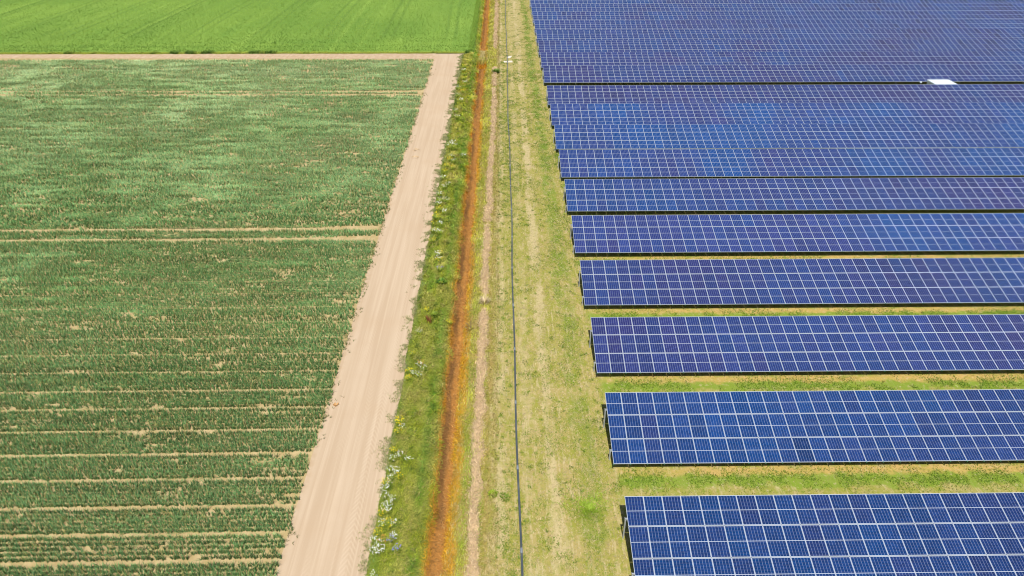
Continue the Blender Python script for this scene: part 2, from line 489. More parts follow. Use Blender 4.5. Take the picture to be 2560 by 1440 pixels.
# ------------------------------------------------------------------ onion-like crop in beds
ruts = [(21.3,.17),(23.35,.17),(25.1,.16),(26.95,.17),(29.0,.16),(31.05,.17),(33.1,.15),(35.2,.15),(37.0,.15),(39.05,.13),(41.1,.13),
        (43.1,.12),(45.2,.11),(47.3,.11),(49.4,.10),(51.4,.09),(53.3,.07),(55.2,.07),(57.1,.06),(58.95,.04),(61.0,.04)]
y_ = 63.05
while y_ < 103:
    ruts.append((y_, .06)); y_ += 2.03
ruts += [(104.4,.04),(106.1,.04)]
y_ = 108.2
while y_ < 126:
    ruts.append((y_, .05)); y_ += 2.03
ruts.insert(0, (19.2, .17))
def crop():
    parts = []
    for i in range(len(ruts)-1):
        y0 = ruts[i][0]+ruts[i][1]; y1 = ruts[i+1][0]-ruts[i+1][1]
        nrow = max(3, int(round((y1-y0)/.26)))
        for yc in np.linspace(y0+.08, y1-.08, nrow):
            far = yc > 62
            sp = .10 if yc < 40 else (.125 if not far else .18)
            x0 = xl_view(yc); n = int((-11.6-x0)/sp)
            x = x0 + (np.arange(n)+rng.random(n))*sp
            y = yc + .004*(x+30)*(1 if yc < 90 else -1.5) + rng.normal(0, .03, n)
            dens = fnoise(x*.4, y, 1.1, 5, 4)*.45 + fnoise(x*.22, y, .30, 8, 2)*.55
            edge = np.clip((x+17.5)/4.5, 0, 1)*np.clip((80-y)/30, .25, 1)
            right_thin = np.clip((x+30)/18, 0, 1)*.10
            thr = .245 + .045*np.clip((y-34)/20, 0, 1) + edge*.02 + right_thin*.25 + .10*np.clip((y-90)/30, 0, 1)
            dens = dens + (vnoise(x, x*0+yc*53.1, 2.0, 93)-.5)*.20
            tw = np.full(n, 9.0)
            for ty in (58.95, 61.0, 104.4, 106.1):
                tw = np.minimum(tw, np.abs(y - (ty + .004*(x+30)*(1 if ty < 90 else -1.5))))
            tram = tw < ((.10 if yc < 90 else .24)+.30*fnoise(x, x*0+yc*0+3, 5, 97)+.38*np.clip((x+20)/8, 0, 1)) + rng.normal(0, .05, n)
            keep = ~tram & (dens + rng.normal(0, .11, n) > thr) & (x < b_crop(y)+rng.normal(0, .15, n)-.05) & (y < field_end(x))
            x = x[keep]; y = y[keep]
            if len(x) == 0: continue
            nb = 7
            lodge = np.clip((fnoise(x*.30, y, .8, 11, 4)*.9+fnoise(x*.6, y, 9, 13, 2)*.1-.46)*3.0 + np.clip((y-40)/70, 0, .42), 0, .92)*np.clip((y-18)/36, .15, 1)
            tone = fnoise(x, y, 9, 21, 4)
            X = np.repeat(x, nb); Y = np.repeat(y, nb); LO = np.repeat(lodge, nb); T = np.repeat(tone, nb)
            k = len(X)
            P = np.stack([X+rng.normal(0, .025, k), Y+rng.normal(0, .025, k), np.zeros(k)-.01], 1)
            hd = rng.random(k)*2*np.pi
            swirl = (vnoise(X, Y, 5.0, 77)-.5)*2.4 + np.pi*.92
            isl = rng.random(k) < LO
            hd = np.where(isl, swirl + rng.normal(0, .45, k), hd)
            lean = np.where(isl, rng.uniform(.78, .97, k), rng.uniform(.12, .62, k))
            Lh = rng.uniform(.30, .50, k)*(1.0 if not far else 1.05)
            W = rng.uniform(.028, .042, k)*(1.0 if not far else 1.6)
            c = colmix((.088,.192,.056), (.128,.242,.085), np.clip(T*1.6-.3, 0, 1))
            c = np.where(isl[:, None], c*np.array([1.24, 1.17, 1.26]), c)  # lodged leaves get a lighter colour that stands in for their sheen
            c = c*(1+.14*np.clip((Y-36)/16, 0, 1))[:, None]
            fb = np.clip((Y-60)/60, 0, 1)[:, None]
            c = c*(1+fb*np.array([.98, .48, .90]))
            rowt = np.exp((vnoise(X, Y*0+yc*37.7, 7.0, 91)-.5)*.55)[:, None]
            c = jit(c*rowt, .20)
            yl = rng.random(k) < .15
            c[yl] = np.array([.40, .38, .13])*rng.uniform(.7, 1.1, (yl.sum(), 1))
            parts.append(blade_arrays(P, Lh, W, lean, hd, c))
    # stragglers along the road edge
    n = 900
    y = rng.uniform(20, 120, n); x = b_crop(y) + np.abs(rng.normal(0, .32, n)) - .2
    cl = fnoise(x, y, 1.2, 55) > .5
    x = np.repeat(x[cl], 4); y = np.repeat(y[cl], 4); k = len(x)
    P = np.stack([x+rng.normal(0, .04, k), y+rng.normal(0, .05, k), np.zeros(k)], 1)
    parts.append(blade_arrays(P, rng.uniform(.12, .3, k), .03, rng.uniform(.3, .9, k), rng.random(k)*6.28, jit(colmix((.13,.17,.055), (.30,.27,.11), rng.random(k)), .2)))
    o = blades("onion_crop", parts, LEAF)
    tag(o, "rows of blue green leafy crop filling the sandy field left of the dirt road", "crop")
crop()

# ------------------------------------------------------------------ verge, ditch and bank grasses
def scatter(x0f, x1f, ya, yb, dens_near, ynear=25., falloff=1.0):
    """random points, density per m2 falling with distance"""
    out = []
    ye = np.arange(ya, yb, 1.0)
    for a in ye:
        w_ = abs(x1f(np.array([a]))[0]-x0f(np.array([a]))[0])
        n = rng.poisson(w_*dens_near*min(1, (ynear+10)/(a+10))**falloff)
        y = a + rng.random(n)
        L = x0f(y); Rr = x1f(y)
        out.append(np.stack([L + (Rr-L)*rng.random(n), y], 1))
    q = np.concatenate(out)
    return q[:, 0], q[:, 1]

def wscale(y): return np.clip((y+8)/36, 1, 3.2)

def verge():
    parts = []
    x, y = scatter(lambda y: b_verge(y)-.05, lambda y: b_ditchl(y)+.22+.5*(fnoise(y, y*0, .8, 62)-.5), 18, 185, 330)
    z = gz(x, y); k = len(x)
    u = (x-b_verge(y))/(b_ditchl(y)-b_verge(y))
    t = fnoise(x, y*.28, .9, 41, 4)
    s = fnoise(x*1.3, y*.4, .8, 43, 4)
    lime = np.array([.34,.385,.034]); deep = np.array([.135,.30,.026]); straw = np.array([.45,.42,.10]); blue = np.array([.17,.25,.07])
    c = colmix(lime, deep, np.clip((t-.52)*4, 0, .65))
    c = c*(1-np.clip((s-.41)*5, 0, .85))[:, None] + straw*np.clip((s-.41)*5, 0, .85)[:, None]
    # blue-grey weeds at the road side, deep green strip towards the ditch
    e = np.clip((.17-u)/.1, 0, 1)*np.clip((fnoise(x, y, 1.4, 47)-.25)*3, 0, 1)
    c = c*(1-e)[:, None] + blue*e[:, None]
    g = np.clip(1-np.abs(u-.74)/.15, 0, 1)*np.clip((fnoise(x, y, 5, 49)-.22)*3, 0, 1)
    c = c*(1-.8*g)[:, None] + np.array([.11,.31,.03])*(.8*g)[:, None]
    o_ = np.clip((u-.88)/.1, 0, 1)*np.clip((fnoise(x, y, 1.6, 51)-.40)*4, 0, 1)
    c = c*(1-o_)[:, None] + np.array([.42,.215,.015])*o_[:, None]
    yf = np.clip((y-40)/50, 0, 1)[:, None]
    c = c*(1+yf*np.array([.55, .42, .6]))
    c = jit(c, .22)
    L = rng.uniform(.14, .34, k)*(1+.3*(t-.5)); L = np.where(u < .12, L*.7, L)*(.85+.4*np.clip((fnoise(x, y, .6, 58)-.35)*2.5, 0, 1))
    hd = rng.normal(-1.35, .9, k) + (vnoise(x, y, 1.5, 57)-.5)*3
    parts.append(blade_arrays(np.stack([x, y, z-.01], 1), L, rng.uniform(.014, .028, k)*wscale(y), rng.uniform(.55, .96, k), hd, c))
    nw = 900
    wy = 19 + 105*rng.random(nw)**1.4; wu = rng.uniform(.06, .92, nw); wx = b_verge(wy) + (b_ditchl(wy)-b_verge(wy))*wu
    rep_ = 16; kind_ = np.repeat(rng.random(nw), rep_)
    x = np.repeat(wx, rep_) + rng.normal(0, .09, nw*rep_); y = np.repeat(wy, rep_) + rng.normal(0, .16, nw*rep_); k = len(x)
    c = np.where((kind_ < .45)[:, None], np.array([.50,.44,.15]), np.where((kind_ < .75)[:, None], np.array([.11,.21,.03]), np.array([.40,.43,.04])))
    parts.append(blade_arrays(np.stack([x, y, gz(x, y)], 1), rng.uniform(.25, .5, k), .022*wscale(y)**.5, rng.uniform(.4, .92, k), rng.normal(-1.2, 1.0, k), jit(c, .2)))
    # ragged weeds creeping into the road
    n = 9000
    y = rng.uniform(19, 128, n); x = b_verge(y) - np.abs(rng.normal(0, .34, n)) + .1
    kp = fnoise(x, y, .7, 61) > .50
    x = x[kp]; y = y[kp]
    x = np.repeat(x, 5) + rng.normal(0, .06, len(x)*5); y = np.repeat(y, 5) + rng.normal(0, .07, len(y)*5); k = len(x)
    parts.append(blade_arrays(np.stack([x, y, np.zeros(k)], 1), rng.uniform(.06, .16, k), .022*wscale(y), rng.uniform(.5, .95, k), rng.random(k)*6.28,
                              jit(colmix((.20,.23,.095), (.36,.33,.14), rng.random(k)), .2)))
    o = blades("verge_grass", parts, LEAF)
    tag(o, "lime green rough grass between the dirt road and the rusty ditch", "grass")
verge()

def ditch_growth():
    parts = []
    x, y = scatter(lambda y: b_ditchl(y)-.15, lambda y: b_ditchr(y)+.22, 18, 185, 260)
    z = gz(x, y); k = len(x)
    u = (x-b_ditchl(y))/(b_ditchr(y)-b_ditchl(y))
    f = fill(y)
    mid = colmix((.33,.165,.045), (.46,.255,.085), rng.random(k))
    dk = np.clip((.60-u)/.14, 0, 1)*np.clip((u-.06)/.1, 0, 1)*np.clip((fnoise(x, y*.35, 1.6, 71)-.30)*5, 0, 1)
    c = mid*(1-.8*dk)[:, None] + np.array([.12,.062,.018])*(.88*dk)[:, None]
    og = np.clip((u-.86)/.12, 0, 1)*np.clip((fnoise(x, y*.6, 1.2, 73)-.32)*4, 0, 1) + np.clip((.10-u)/.1, 0, 1)*np.clip((fnoise(x, y*.6, 1.8, 75)-.35)*3, 0, 1)
    og = np.clip(og, 0, 1)
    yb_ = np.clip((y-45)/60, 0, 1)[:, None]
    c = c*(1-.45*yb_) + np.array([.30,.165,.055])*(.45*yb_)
    c = c*(1-og)[:, None] + np.array([.56,.33,.02])*og[:, None]
    tanc = colmix((.22,.22,.045), (.40,.30,.14), fnoise(x*.4, y*2, 1., 79))
    c = c*(1-f)[:, None] + tanc*f[:, None]
    c = jit(c, .22)
    lean = rng.uniform(.75, .97, k); L = rng.uniform(.10, .30, k)
    hd = np.where(rng.random(k) < .75, rng.normal(3.3, .6, k), rng.random(k)*6.28)
    parts.append(blade_arrays(np.stack([x, y, z+.01], 1), L, rng.uniform(.012, .024, k)*wscale(y), lean, hd, c))
    # standing reeds at the crossing end
    n = 120
    y = rng.uniform(122.6, 125.6, n); x = rng.uniform(-4.9, -2.0, n)
    c = jit(colmix((.16,.19,.03), (.34,.33,.06), rng.random(n)), .25)
    parts.append(blade_arrays(np.stack([x, y, gz(x, y)], 1), rng.uniform(.5, 1.0, n), .06, rng.uniform(.1, .5, n), rng.random(n)*6.28, c))
    n = 160
    y = rng.uniform(120.4, 122.8, n); x = rng.uniform(-4.0, -2.7, n)
    parts.append(blade_arrays(np.stack([x, y, gz(x, y)], 1), rng.uniform(.3, .6, n), .06, rng.uniform(.1, .5, n), rng.random(n)*6.28, jit(np.tile([[.42,.19,.012]], (n, 1)), .35)))
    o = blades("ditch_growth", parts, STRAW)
    tag(o, "rust brown and orange dead reeds matted along the bottom of the ditch", "reeds")
ditch_growth()

def bank():
    x, y = scatter(lambda y: b_ditchr(y)-.12+.5*(fnoise(y, y*0, .8, 63)-.5), lambda y: 0*y-.45+wob(y, 14, .25, 1.5), 18, 185, 300)
    z = gz(x, y); k = len(x)
    t = fnoise(x, y*.4, 1.1, 81, 4)
    right_ = np.clip((x+1.40-.3*np.clip((y-40)/50, 0, 1))/.3, 0, 1)
    a = colmix((.50,.49,.065), (.31,.40,.040), np.clip((t-.47)*4, 0, 1))
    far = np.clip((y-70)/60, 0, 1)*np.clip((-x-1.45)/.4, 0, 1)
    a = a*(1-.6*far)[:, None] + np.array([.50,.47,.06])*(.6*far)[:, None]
    b = colmix((.25,.205,.045), (.37,.28,.10), t)
    c = a*(1-right_)[:, None] + b*right_[:, None]
    og = np.clip((-x-2.55)/.3, 0, 1)*np.clip((fnoise(x, y*.5, 1.8, 83)-.33)*4, 0, 1)
    c = c*(1-og)[:, None] + np.array([.50,.265,.016])*og[:, None]
    s = rng.random(k) < .2
    c[s] = np.array([.50,.44,.18])
    c = jit(c, .2)
    L = rng.uniform(.12, .36, k)*(1-.35*right_)
    parts = [blade_arrays(np.stack([x, y, z-.01], 1), L, rng.uniform(.012, .024, k)*wscale(y), rng.uniform(.4, .95, k),
                          rng.normal(-.6, 1.2, k) + (vnoise(x, y, 1.2, 85)-.5)*3, c)]
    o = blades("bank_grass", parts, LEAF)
    tag(o, "yellow green and tan grass on the bank between ditch and black pipe", "grass")
bank()

def mown():
    parts = []
    def tufts(x, y, thr, seed, green=.5, hmul=1.0):
        den = fnoise(x, y*.8, .75, seed, 3)*.6 + fnoise(x, y*.5, 3.0, seed+3, 3)*.4
        belt = np.clip(1-np.abs(x-5.0)/1.0, 0, 1)*.10*(x < 7)
        track = (np.clip(1-np.abs(x-1.5)/.5, 0, 1)+np.clip(1-np.abs(x-2.9)/.7, 0, 1))*.05
        kp = den + belt - track > thr + rng.normal(0, .02, len(x))
        x = x[kp]; y = y[kp]; k = len(x)
        if k == 0: return
        g = np.clip((den[kp]+belt[kp]-thr)*9, 0, 1)
        c = colmix((.22,.235,.034), (.115,.205,.014), np.clip(g*green*2.4, 0, 1))
        c = jit(c, .22)
        parts.append(blade_arrays(np.stack([x, y, gz(x, y)-.005], 1), rng.uniform(.05, .13, k)*hmul, rng.uniform(.014, .026, k)*wscale(y),
                                  rng.uniform(.3, .95, k), rng.random(k)*6.28, c))
    x, y = scatter(lambda y: 0*y-.6, lambda y: 0*y+XL+.3, 18, 185, 210, 25, .8)
    tufts(x, y, .53, 101, 1.3)
    for n in range(1, 9):
        yb = row_y(n)
        def lf(y): return 0*y+XL-.2
        x1 = xr_view(yb+2)
        cnt = int((x1-XL)*5.2*300*min(1, 35/(yb+10)))
        x = rng.uniform(XL-.2, x1, cnt); y = rng.uniform(yb-4.2, yb+.5, cnt)
        v = np.exp(-((y-(yb-.75))/.65)**2)*1.0          # lusher just in front of the drip line
        kp = rng.random(cnt) < .12+.88*v
        tufts(x[kp], y[kp], .45, 107+n, 1.2, 1.6)
    nw = 620
    wy = 19 + 105*rng.random(nw)**1.5; wx = np.where(rng.random(nw) < .55, rng.uniform(-.55, 1.0, nw), rng.uniform(1.0, 6.3, nw))
    rep_ = 22; sz = np.repeat(rng.uniform(.05, .17, nw), rep_)
    x = np.repeat(wx, rep_) + rng.normal(0, 1, nw*rep_)*sz; y = np.repeat(wy, rep_) + rng.normal(0, 1, nw*rep_)*sz; k = len(x)
    c = jit(colmix((.105,.185,.016), (.19,.25,.03), np.repeat(rng.random(nw), rep_)), .15)
    parts.append(blade_arrays(np.stack([x, y, gz(x, y)], 1), rng.uniform(.06, .15, k), .03*wscale(y)**.5, rng.uniform(.5, .95, k), rng.random(k)*6.28, c))
    # dry stubble: pale straw chips lying flat
    x, y = scatter(lambda y: 0*y-.6, lambda y: 0*y+XL+.3, 18, 185, 60, 25, .8)
    k = len(x)
    c = jit(colmix((.34,.27,.13), (.50,.41,.25), rng.random(k)), .2)
    parts.append(blade_arrays(np.stack([x, y, gz(x, y)], 1), rng.uniform(.08, .2, k), .018*wscale(y), .95, rng.random(k)*6.28, c))
    o = blades("mown_grass", parts, LEAF)
    tag(o, "patchy mown grass tufts on dry tan ground around the solar rows", "grass")
mown()

def meadow_edge_weeds():
    parts = []
    n = 26000
    x = rng.uniform(-95, -5.4, n); y = meadow_edge(x)+wob(x, 9, .25, 1.5) + np.abs(rng.normal(.1, .55, n))
    t = fnoise(x, y*0, 1.6, 121, 3); big = fnoise(x, y*0, 14, 123)
    wd = np.clip((t*.7+big*.3-.54)*8, 0, 1)
    c = colmix((.30,.34,.045), (.11,.20,.03), wd)
    L = .15+.55*wd*rng.random(n)
    parts.append(blade_arrays(np.stack([x, y, 0*x], 1), L, .09, rng.uniform(.2, .8, n), rng.random(n)*6.28, jit(c, .2)))
    # meadow right border, darker towards the ditch
    n = 16000
    y = rng.uniform(131, 185, n); x = -5.5+np.abs(rng.normal(0, .5, n))-.7
    parts.append(blade_arrays(np.stack([x, y, 0*x], 1), rng.uniform(.15, .35, n), .08, rng.uniform(.5, .95, n), rng.random(n)*6.28,
                              jit(colmix((.14,.25,.03), (.24,.36,.05), rng.random(n)), .2)))
    # the meadow sward itself
    n = 60000
    y = 131+54*rng.random(n)**1.2; x = rng.uniform(0, 1, n)*(-5.6-xl_view(y))+xl_view(y)
    t = fnoise(x, y*.03, 2.2, 125, 3)*np.clip((y-136)/10, 0, 1) + fnoise(x*.04, y, 1.6, 126, 3)*np.clip((146-y)/10, 0, 1)
    parts.append(blade_arrays(np.stack([x, y, 0*x], 1), rng.uniform(.12, .26, n), .10, rng.uniform(.3, .9, n), rng.random(n)*6.28,
                              jit(colmix((.115,.205,.030), (.235,.35,.058), np.clip(t*2.2-.6, 0, 1)), .10)))
    o = blades("meadow_grass", parts, LEAF)
    tag(o, "bright green meadow grass with darker weeds along its front edge", "grass")
meadow_edge_weeds()

# ------------------------------------------------------------------ cut-grass windrows
def windrow(ya, yb, label):
    ys = np.arange(ya, yb, .12); nt_ = 13
    cen = np.interp(ys, [25, 58, 93], [-1.74, -1.57, -1.27]) + wob(ys, 15, .20, 1.3); hw = .34 + wob(ys, 16, .22, .9)
    hgt = .17 + wob(ys, 17, .08, .9)
    gap = np.clip((fnoise(ys, ys*0+3.3, 2.0, 18)-.24)*9, .12, 1)
    endt = np.clip(np.minimum(ys-ya, yb-ys)/.8, 0.02, 1)
    hw = hw*gap**.4*endt; hgt = hgt*gap*endt
    t = np.linspace(-1, 1, nt_)
    X = cen[:, None]+hw[:, None]*t[None]; Y = np.repeat(ys[:, None], nt_, 1)+rng.normal(0, .03, (len(ys), nt_))
    Z = gz(X, Y) - .02 + hgt[:, None]*np.clip(1-t[None]**2, 0, 1)**.7 + (fnoise(X, Y, .25, 19)-.5)*.09*np.clip(1-t[None]**2, 0, 1)
    V = np.stack([X, Y, Z], -1).reshape(-1, 3)
    i = (np.arange(len(ys)-1)[:, None]*nt_ + np.arange(nt_-1)[None]).ravel()
    Fi = np.stack([i, i+1, i+1+nt_, i+nt_], 1)
    nV = len(V)
    cb = colmix((.40,.275,.15), (.50,.36,.205), fnoise(V[:, 0], V[:, 1], .5, 20))
    # loose straw on top, in the same heap mesh
    k = int((yb-ya)*210); r = rng.integers(0, len(ys), k)
    tt = rng.uniform(-1.15, 1.15, k)
    px = cen[r]+hw[r]*tt; py = ys[r]+rng.random(k)*.12
    kp = gap[r]*endt[r] > .3
    px, py, r2, tt = px[kp], py[kp], r[kp], tt[kp]; k = len(px)
    pz = gz(px, py)-.01+hgt[r2]*np.clip(1-tt**2, 0, 1)**.7
    BV, BC = blade_arrays(np.stack([px, py, pz], 1), rng.uniform(.12, .34, k), rng.uniform(.012, .02, k)*wscale(py), rng.uniform(.8, .97, k), rng.random(k)*6.28,
                          jit(colmix((.44,.31,.17), (.60,.455,.28), rng.random(k)), .2))
    BV = BV.reshape(-1, 3); b = nV+(np.arange(k)*5)[:, None]
    idx = np.concatenate([Fi.ravel(), np.concatenate([b+np.array([0,1,3,2])[None], b+np.array([2,3,4])[None]], 1).ravel()])
    sizes = np.concatenate([np.full(len(Fi), 4), np.tile([4, 3], k)])
    me = mesh_np("hay_windrow", np.concatenate([V, BV]), sizes, idx, [STRAW], col=np.concatenate([cb, np.repeat(BC, 5, 0)]))
    tag(link("hay_windrow", me), label, "cut hay", "lines of raked dead grass")
windrow(17, 47.2, "nearest line of pale dry cut grass along the ditch bank, ending at the straw tuft")
windrow(48.4, 120, "middle line of pale dry cut grass, from the straw tuft to the ditch crossing")
windrow(132, 188, "farthest line of pale dry cut grass, beyond the ditch crossing")

# ------------------------------------------------------------------ wild flowers and weeds
def plant_mesh(name, n, rad, h, w_, cols, lean=(.3, .9), seed=0, mat=None, spread=1.0):
    g = np.random.default_rng(seed)
    a = g.random(n)*6.28; r = rad*(np.sqrt(g.random(n)) if spread == 1.0 else np.abs(g.normal(0, .55, n))*(1+.35*np.sin(a*3+seed)))
    P = np.stack([np.cos(a)*r*.6, np.sin(a)*r*.6, np.zeros(n)], 1)
    c = colmix(cols[0], cols[1], g.random(n))*np.exp(g.normal(0, .18, (n, 1)))
    V, C = blade_arrays(P, h*g.uniform(.5, 1, n), w_*g.uniform(.7, 1.2, n), g.uniform(*lean, n), a+g.normal(0, .5, n), c)
    V = V.reshape(-1, 3); b = (np.arange(n)*5)[:, None]
    idx = np.concatenate([b+np.array([0,1,3,2])[None], b+np.array([2,3,4])[None]], 1).ravel()
    return mesh_np(name, V, np.tile([4, 3], n), idx, [mat or LEAF], col=np.repeat(C, 5, 0))

def blossom_mesh(name, n, rad, h, size, mat, seed=0):
    g = np.random.default_rng(seed); M_ = MB()
    for i in range(n):
        a = g.random()*6.28; r = rad*math.sqrt(g.random())
        c = Vector((math.cos(a)*r, math.sin(a)*r, h*g.uniform(.75, 1.1))); s = size*g.uniform(.7, 1.25)
        nn = Vector((g.normal(0, .3), g.normal(-.25, .3), 1)).normalized()
        u = nn.cross(Vector((0, 1, 0))).normalized(); v = nn.cross(u)
        pts = [c + nn*s*.25]
        for j in range(10):
            rr = s*(1.0 if j % 2 == 0 else .62); t = j*math.pi/5
            pts.append(c + u*math.cos(t)*rr + v*math.sin(t)*rr)
        M_.add(pts, [(0, 1+j, 1+(j+1) % 10) for j in range(10)])
    return M_.mesh(name, [mat])

def petal(name, col):
    M = Mat(name); p = M.pos()
    return M.bsdf(M.mix(M.noise(p, 20, 2), col, tuple(min(1, c*.72) for c in col)), .7, .2)
PETALS = {'w': petal("white_petals", (.80,.80,.74)), 'y': petal("yellow_petals", (.80,.60,.01)),
          'p': petal("violet_petals", (.22,.20,.72)), 'o': petal("orange_petals", (.62,.27,.06))}
FLOWERS = [(-6.76,33.54,'y'),(-6.58,33.17,'w'),(-6.76,32.78,'y'),(-6.86,31.14,'y'),(-6.82,30.44,'w'),(-6.40,30.64,'w'),(-5.80,30.30,'w'),(-6.87,29.57,'w'),(-6.45,29.44,'w'),(-6.69,28.98,'w'),(-6.25,28.97,'y'),(-7.02,28.61,'y'),(-6.79,28.49,'w'),(-6.95,28.07,'w'),(-6.92,27.57,'w'),(-6.48,27.36,'w'),(-6.57,26.99,'w'),(-6.83,26.73,'w'),(-6.63,26.48,'w'),(-6.86,26.34,'y'),(-6.40,25.44,'y'),(-6.14,25.57,'w'),(-6.78,25.63,'w'),(-6.89,25.02,'y'),(-5.98,24.73,'w'),(-6.14,24.58,'p'),(-5.78,23.96,'p'),(-6.99,24.53,'w'),(-6.71,24.25,'w'),(-6.59,24.48,'o'),(-6.95,23.98,'w'),(-6.79,23.75,'w'),(-6.60,23.90,'w'),(-6.76,22.39,'w'),(-6.09,39.59,'w'),(-5.78,39.13,'w'),(-6.47,38.60,'w'),(-6.78,38.87,'y'),(-6.02,38.38,'w'),(-6.72,38.04,'y'),(-6.01,39.73,'o'),(-6.53,43.50,'w'),(-6.19,46.56,'y'),(-5.56,52.81,'p'),(-5.77,54.28,'y'),(-4.32,45.35,'y'),(-6.77,40.86,'y'),(-6.20,83.49,'w'),(-6.15,81.72,'w'),(-6.15,79.24,'w'),(-6.27,78.11,'y'),(-5.78,77.73,'w'),(-5.85,75.80,'y'),(-6.58,76.28,'y'),(-6.60,74.52,'y'),(-6.67,72.93,'w'),(-6.04,70.85,'w'),(-6.45,70.32,'w'),(-6.79,68.47,'w'),(-6.55,66.97,'w'),(-6.73,66.01,'w'),(-6.60,64.78,'y'),(-5.96,66.87,'w'),(-5.98,64.13,'w'),(-6.61,62.79,'y'),(-6.80,61.66,'y'),(-6.15,61.48,'w'),(-6.80,60.22,'y'),(-6.54,59.97,'w'),(-6.10,59.71,'w'),(-6.66,58.11,'y'),(-5.94,55.51,'w'),(-5.76,55.58,'y'),(-5.88,54.71,'w'),(-4.73,79.61,'w'),(-6.43,118.76,'y'),(-6.33,116.55,'w'),(-6.12,114.65,'y'),(-6.12,111.89,'y'),(-5.84,109.68,'w'),(-5.95,107.96,'y'),(-5.99,104.86,'y'),(-6.81,106.71,'w'),(-6.56,103.08,'w'),(-6.03,100.58,'w'),(-6.53,95.89,'w'),(-6.21,93.01,'w')]
def ordinal(i):
    return ["first","second","third","fourth","fifth","sixth","seventh","eighth","ninth","tenth","eleventh","twelfth","thirteenth","fourteenth","fifteenth","sixteenth","seventeenth","eighteenth","nineteenth","twentieth"][i-1] if i <= 20 else None
def flowers():
    fol = [plant_mesh("foliage", 60, .26, .42, .030, ((.20,.28,.032), (.32,.38,.05)), seed=300+i) for i in range(3)]
    bl = {c: [blossom_mesh("blossoms", (22 if c != 'p' else 26), .27, .40, .029 if c != 'p' else .028, PETALS[c], seed=320+i*7+ord(c)) for i in range(3)] for c in 'wypo'}
    cname = {'w': 'white', 'y': 'yellow', 'p': 'violet blue', 'o': 'orange brown'}
    # place each clump against the solar row whose left end lies level with it
    def zone(y):
        n = int(np.argmin([abs(row_y(i)+2.5-y) for i in range(1, NROW+1)]))+1
        return n
    groups = {}
    for i, (x, y, c) in enumerate(FLOWERS): groups.setdefault((c, zone(y)), []).append((y, i))
    for (c, n), L in groups.items():
        L.sort()
        for k, (yy, i) in enumerate(L):
            x, y, _ = FLOWERS[i]
            rown = ("the front solar row" if n == 1 else "the %s solar row" % ordinal(n))
            if len(L) == 1: lab = "only %s wildflower clump on the verge level with %s" % (cname[c], rown)
            else:
                pos_ = "nearest" if k == 0 else ("farthest" if k == len(L)-1 else ordinal(k+1)+" nearest")
                lab = "%s of %d %s wildflower clumps on the verge level with %s" % (pos_, len(L), cname[c], rown)
            t = empty("wildflower_clump", (x, y, float(gz(x, y))))
            big = 1.0 if y < 50 else (1.3 if y < 80 else 1.6)
            if (x, y) in ((-6.40,25.44), (-6.15,81.72), (-6.61,62.79), (-6.76,33.54)): big *= 1.45
            t.scale = (big,)*3 if False else (1, 1, 1)
            tag(t, lab, "wildflower", "wildflower clumps along the road verge")
            j = i % 3
            a = link("foliage", fol[j], t); b = link("blossoms", bl[c][(i*5+1) % 3], t)
            for o in (a, b):
                o.rotation_euler = (0, 0, (i*2.39) % 6.28); o.scale = (big, big, big)
flowers()

def weed(name, x, y, label, cat, n, rad, h, w_, cols, lean=(.3, .9), seed=0, mat=None, spread=1.0):
    o = link(name, plant_mesh(name, n, rad, h, w_, cols, lean, seed, mat, spread))
    o.location = (x, y, float(gz(x, y)))
    return tag(o, label, cat)
weed("low_bush", -1.06, 116.4, "small green bush between hay line and pipe near the ditch crossing", "bush", 300, .7, .8, .10, ((.12,.21,.03), (.20,.29,.045)), (.2, .9), 401)
weed("dock_plant", -5.34, 50.97, "dark broad leaved dock plant in the verge grass beside the ditch", "weed", 60, .55, .5, .13, ((.05,.13,.015), (.16,.28,.03)), (.5, .95), 402)
weed("leafy_weed", -5.49, 46.02, "lighter bright green leafy weed in the verge grass, nearer than the dark dock", "weed", 60, .5, .45, .11, ((.10,.17,.02), (.24,.30,.03)), (.4, .95), 403)
weed("dead_dock_stems", -5.85, 45.03, "reddish brown dead upright stems in the verge grass", "weed", 26, .35, .9, .05, ((.16,.06,.025), (.22,.10,.04)), (.1, .5), 404, STRAW)
weed("straw_tuft", -1.57, 47.82, "pale spiky tuft of bleached straw standing in the gap of the hay line", "grass tuft", 190, .55, .75, .028, ((.40,.30,.14), (.66,.55,.36)), (.3, .92), 405, STRAW)
weed("dead_twigs", -2.5, 44.6, "thin dark dead twigs lying across the bank beside the ditch", "twigs", 36, .8, .9, .03, ((.10,.075,.04), (.20,.15,.09)), (.7, .97), 406, STRAW)
weed("flowering_umbel", -4.72, 80.23, "pale green leafy weed overhanging the left edge of the ditch", "weed", 80, .5, .6, .08, ((.12,.20,.03), (.26,.34,.06)), (.3, .9), 407)
weed("lush_grass_patch", 4.77, 26.6, "large lush green grass patch left of the front solar row", "grass tuft", 1900, 2.1, .15, .032, ((.17,.29,.018), (.28,.36,.035)), (.6, .96), 408, None, .9)
weed("clover_patch", -.71, 27.81, "bright lime green low plant at the edge of the bank beside the pale strip", "weed", 110, .38, .2, .06, ((.17,.27,.015), (.27,.36,.02)), (.5, .95), 409)
weed("rosette_weed", 0.01, 27.54, "flat green rosette weed just left of the black pipe", "weed", 80, .45, .16, .06, ((.10,.17,.02), (.18,.24,.03)), (.7, .97), 410)
weed("fallen_leaf_pile", -11.33, 35.61, "small orange brown dead leaf lying on the left edge of the dirt road", "dead leaf", 26, .17, .2, .08, ((.36,.19,.07), (.48,.27,.10)), (.85, .97), 411, STRAW)
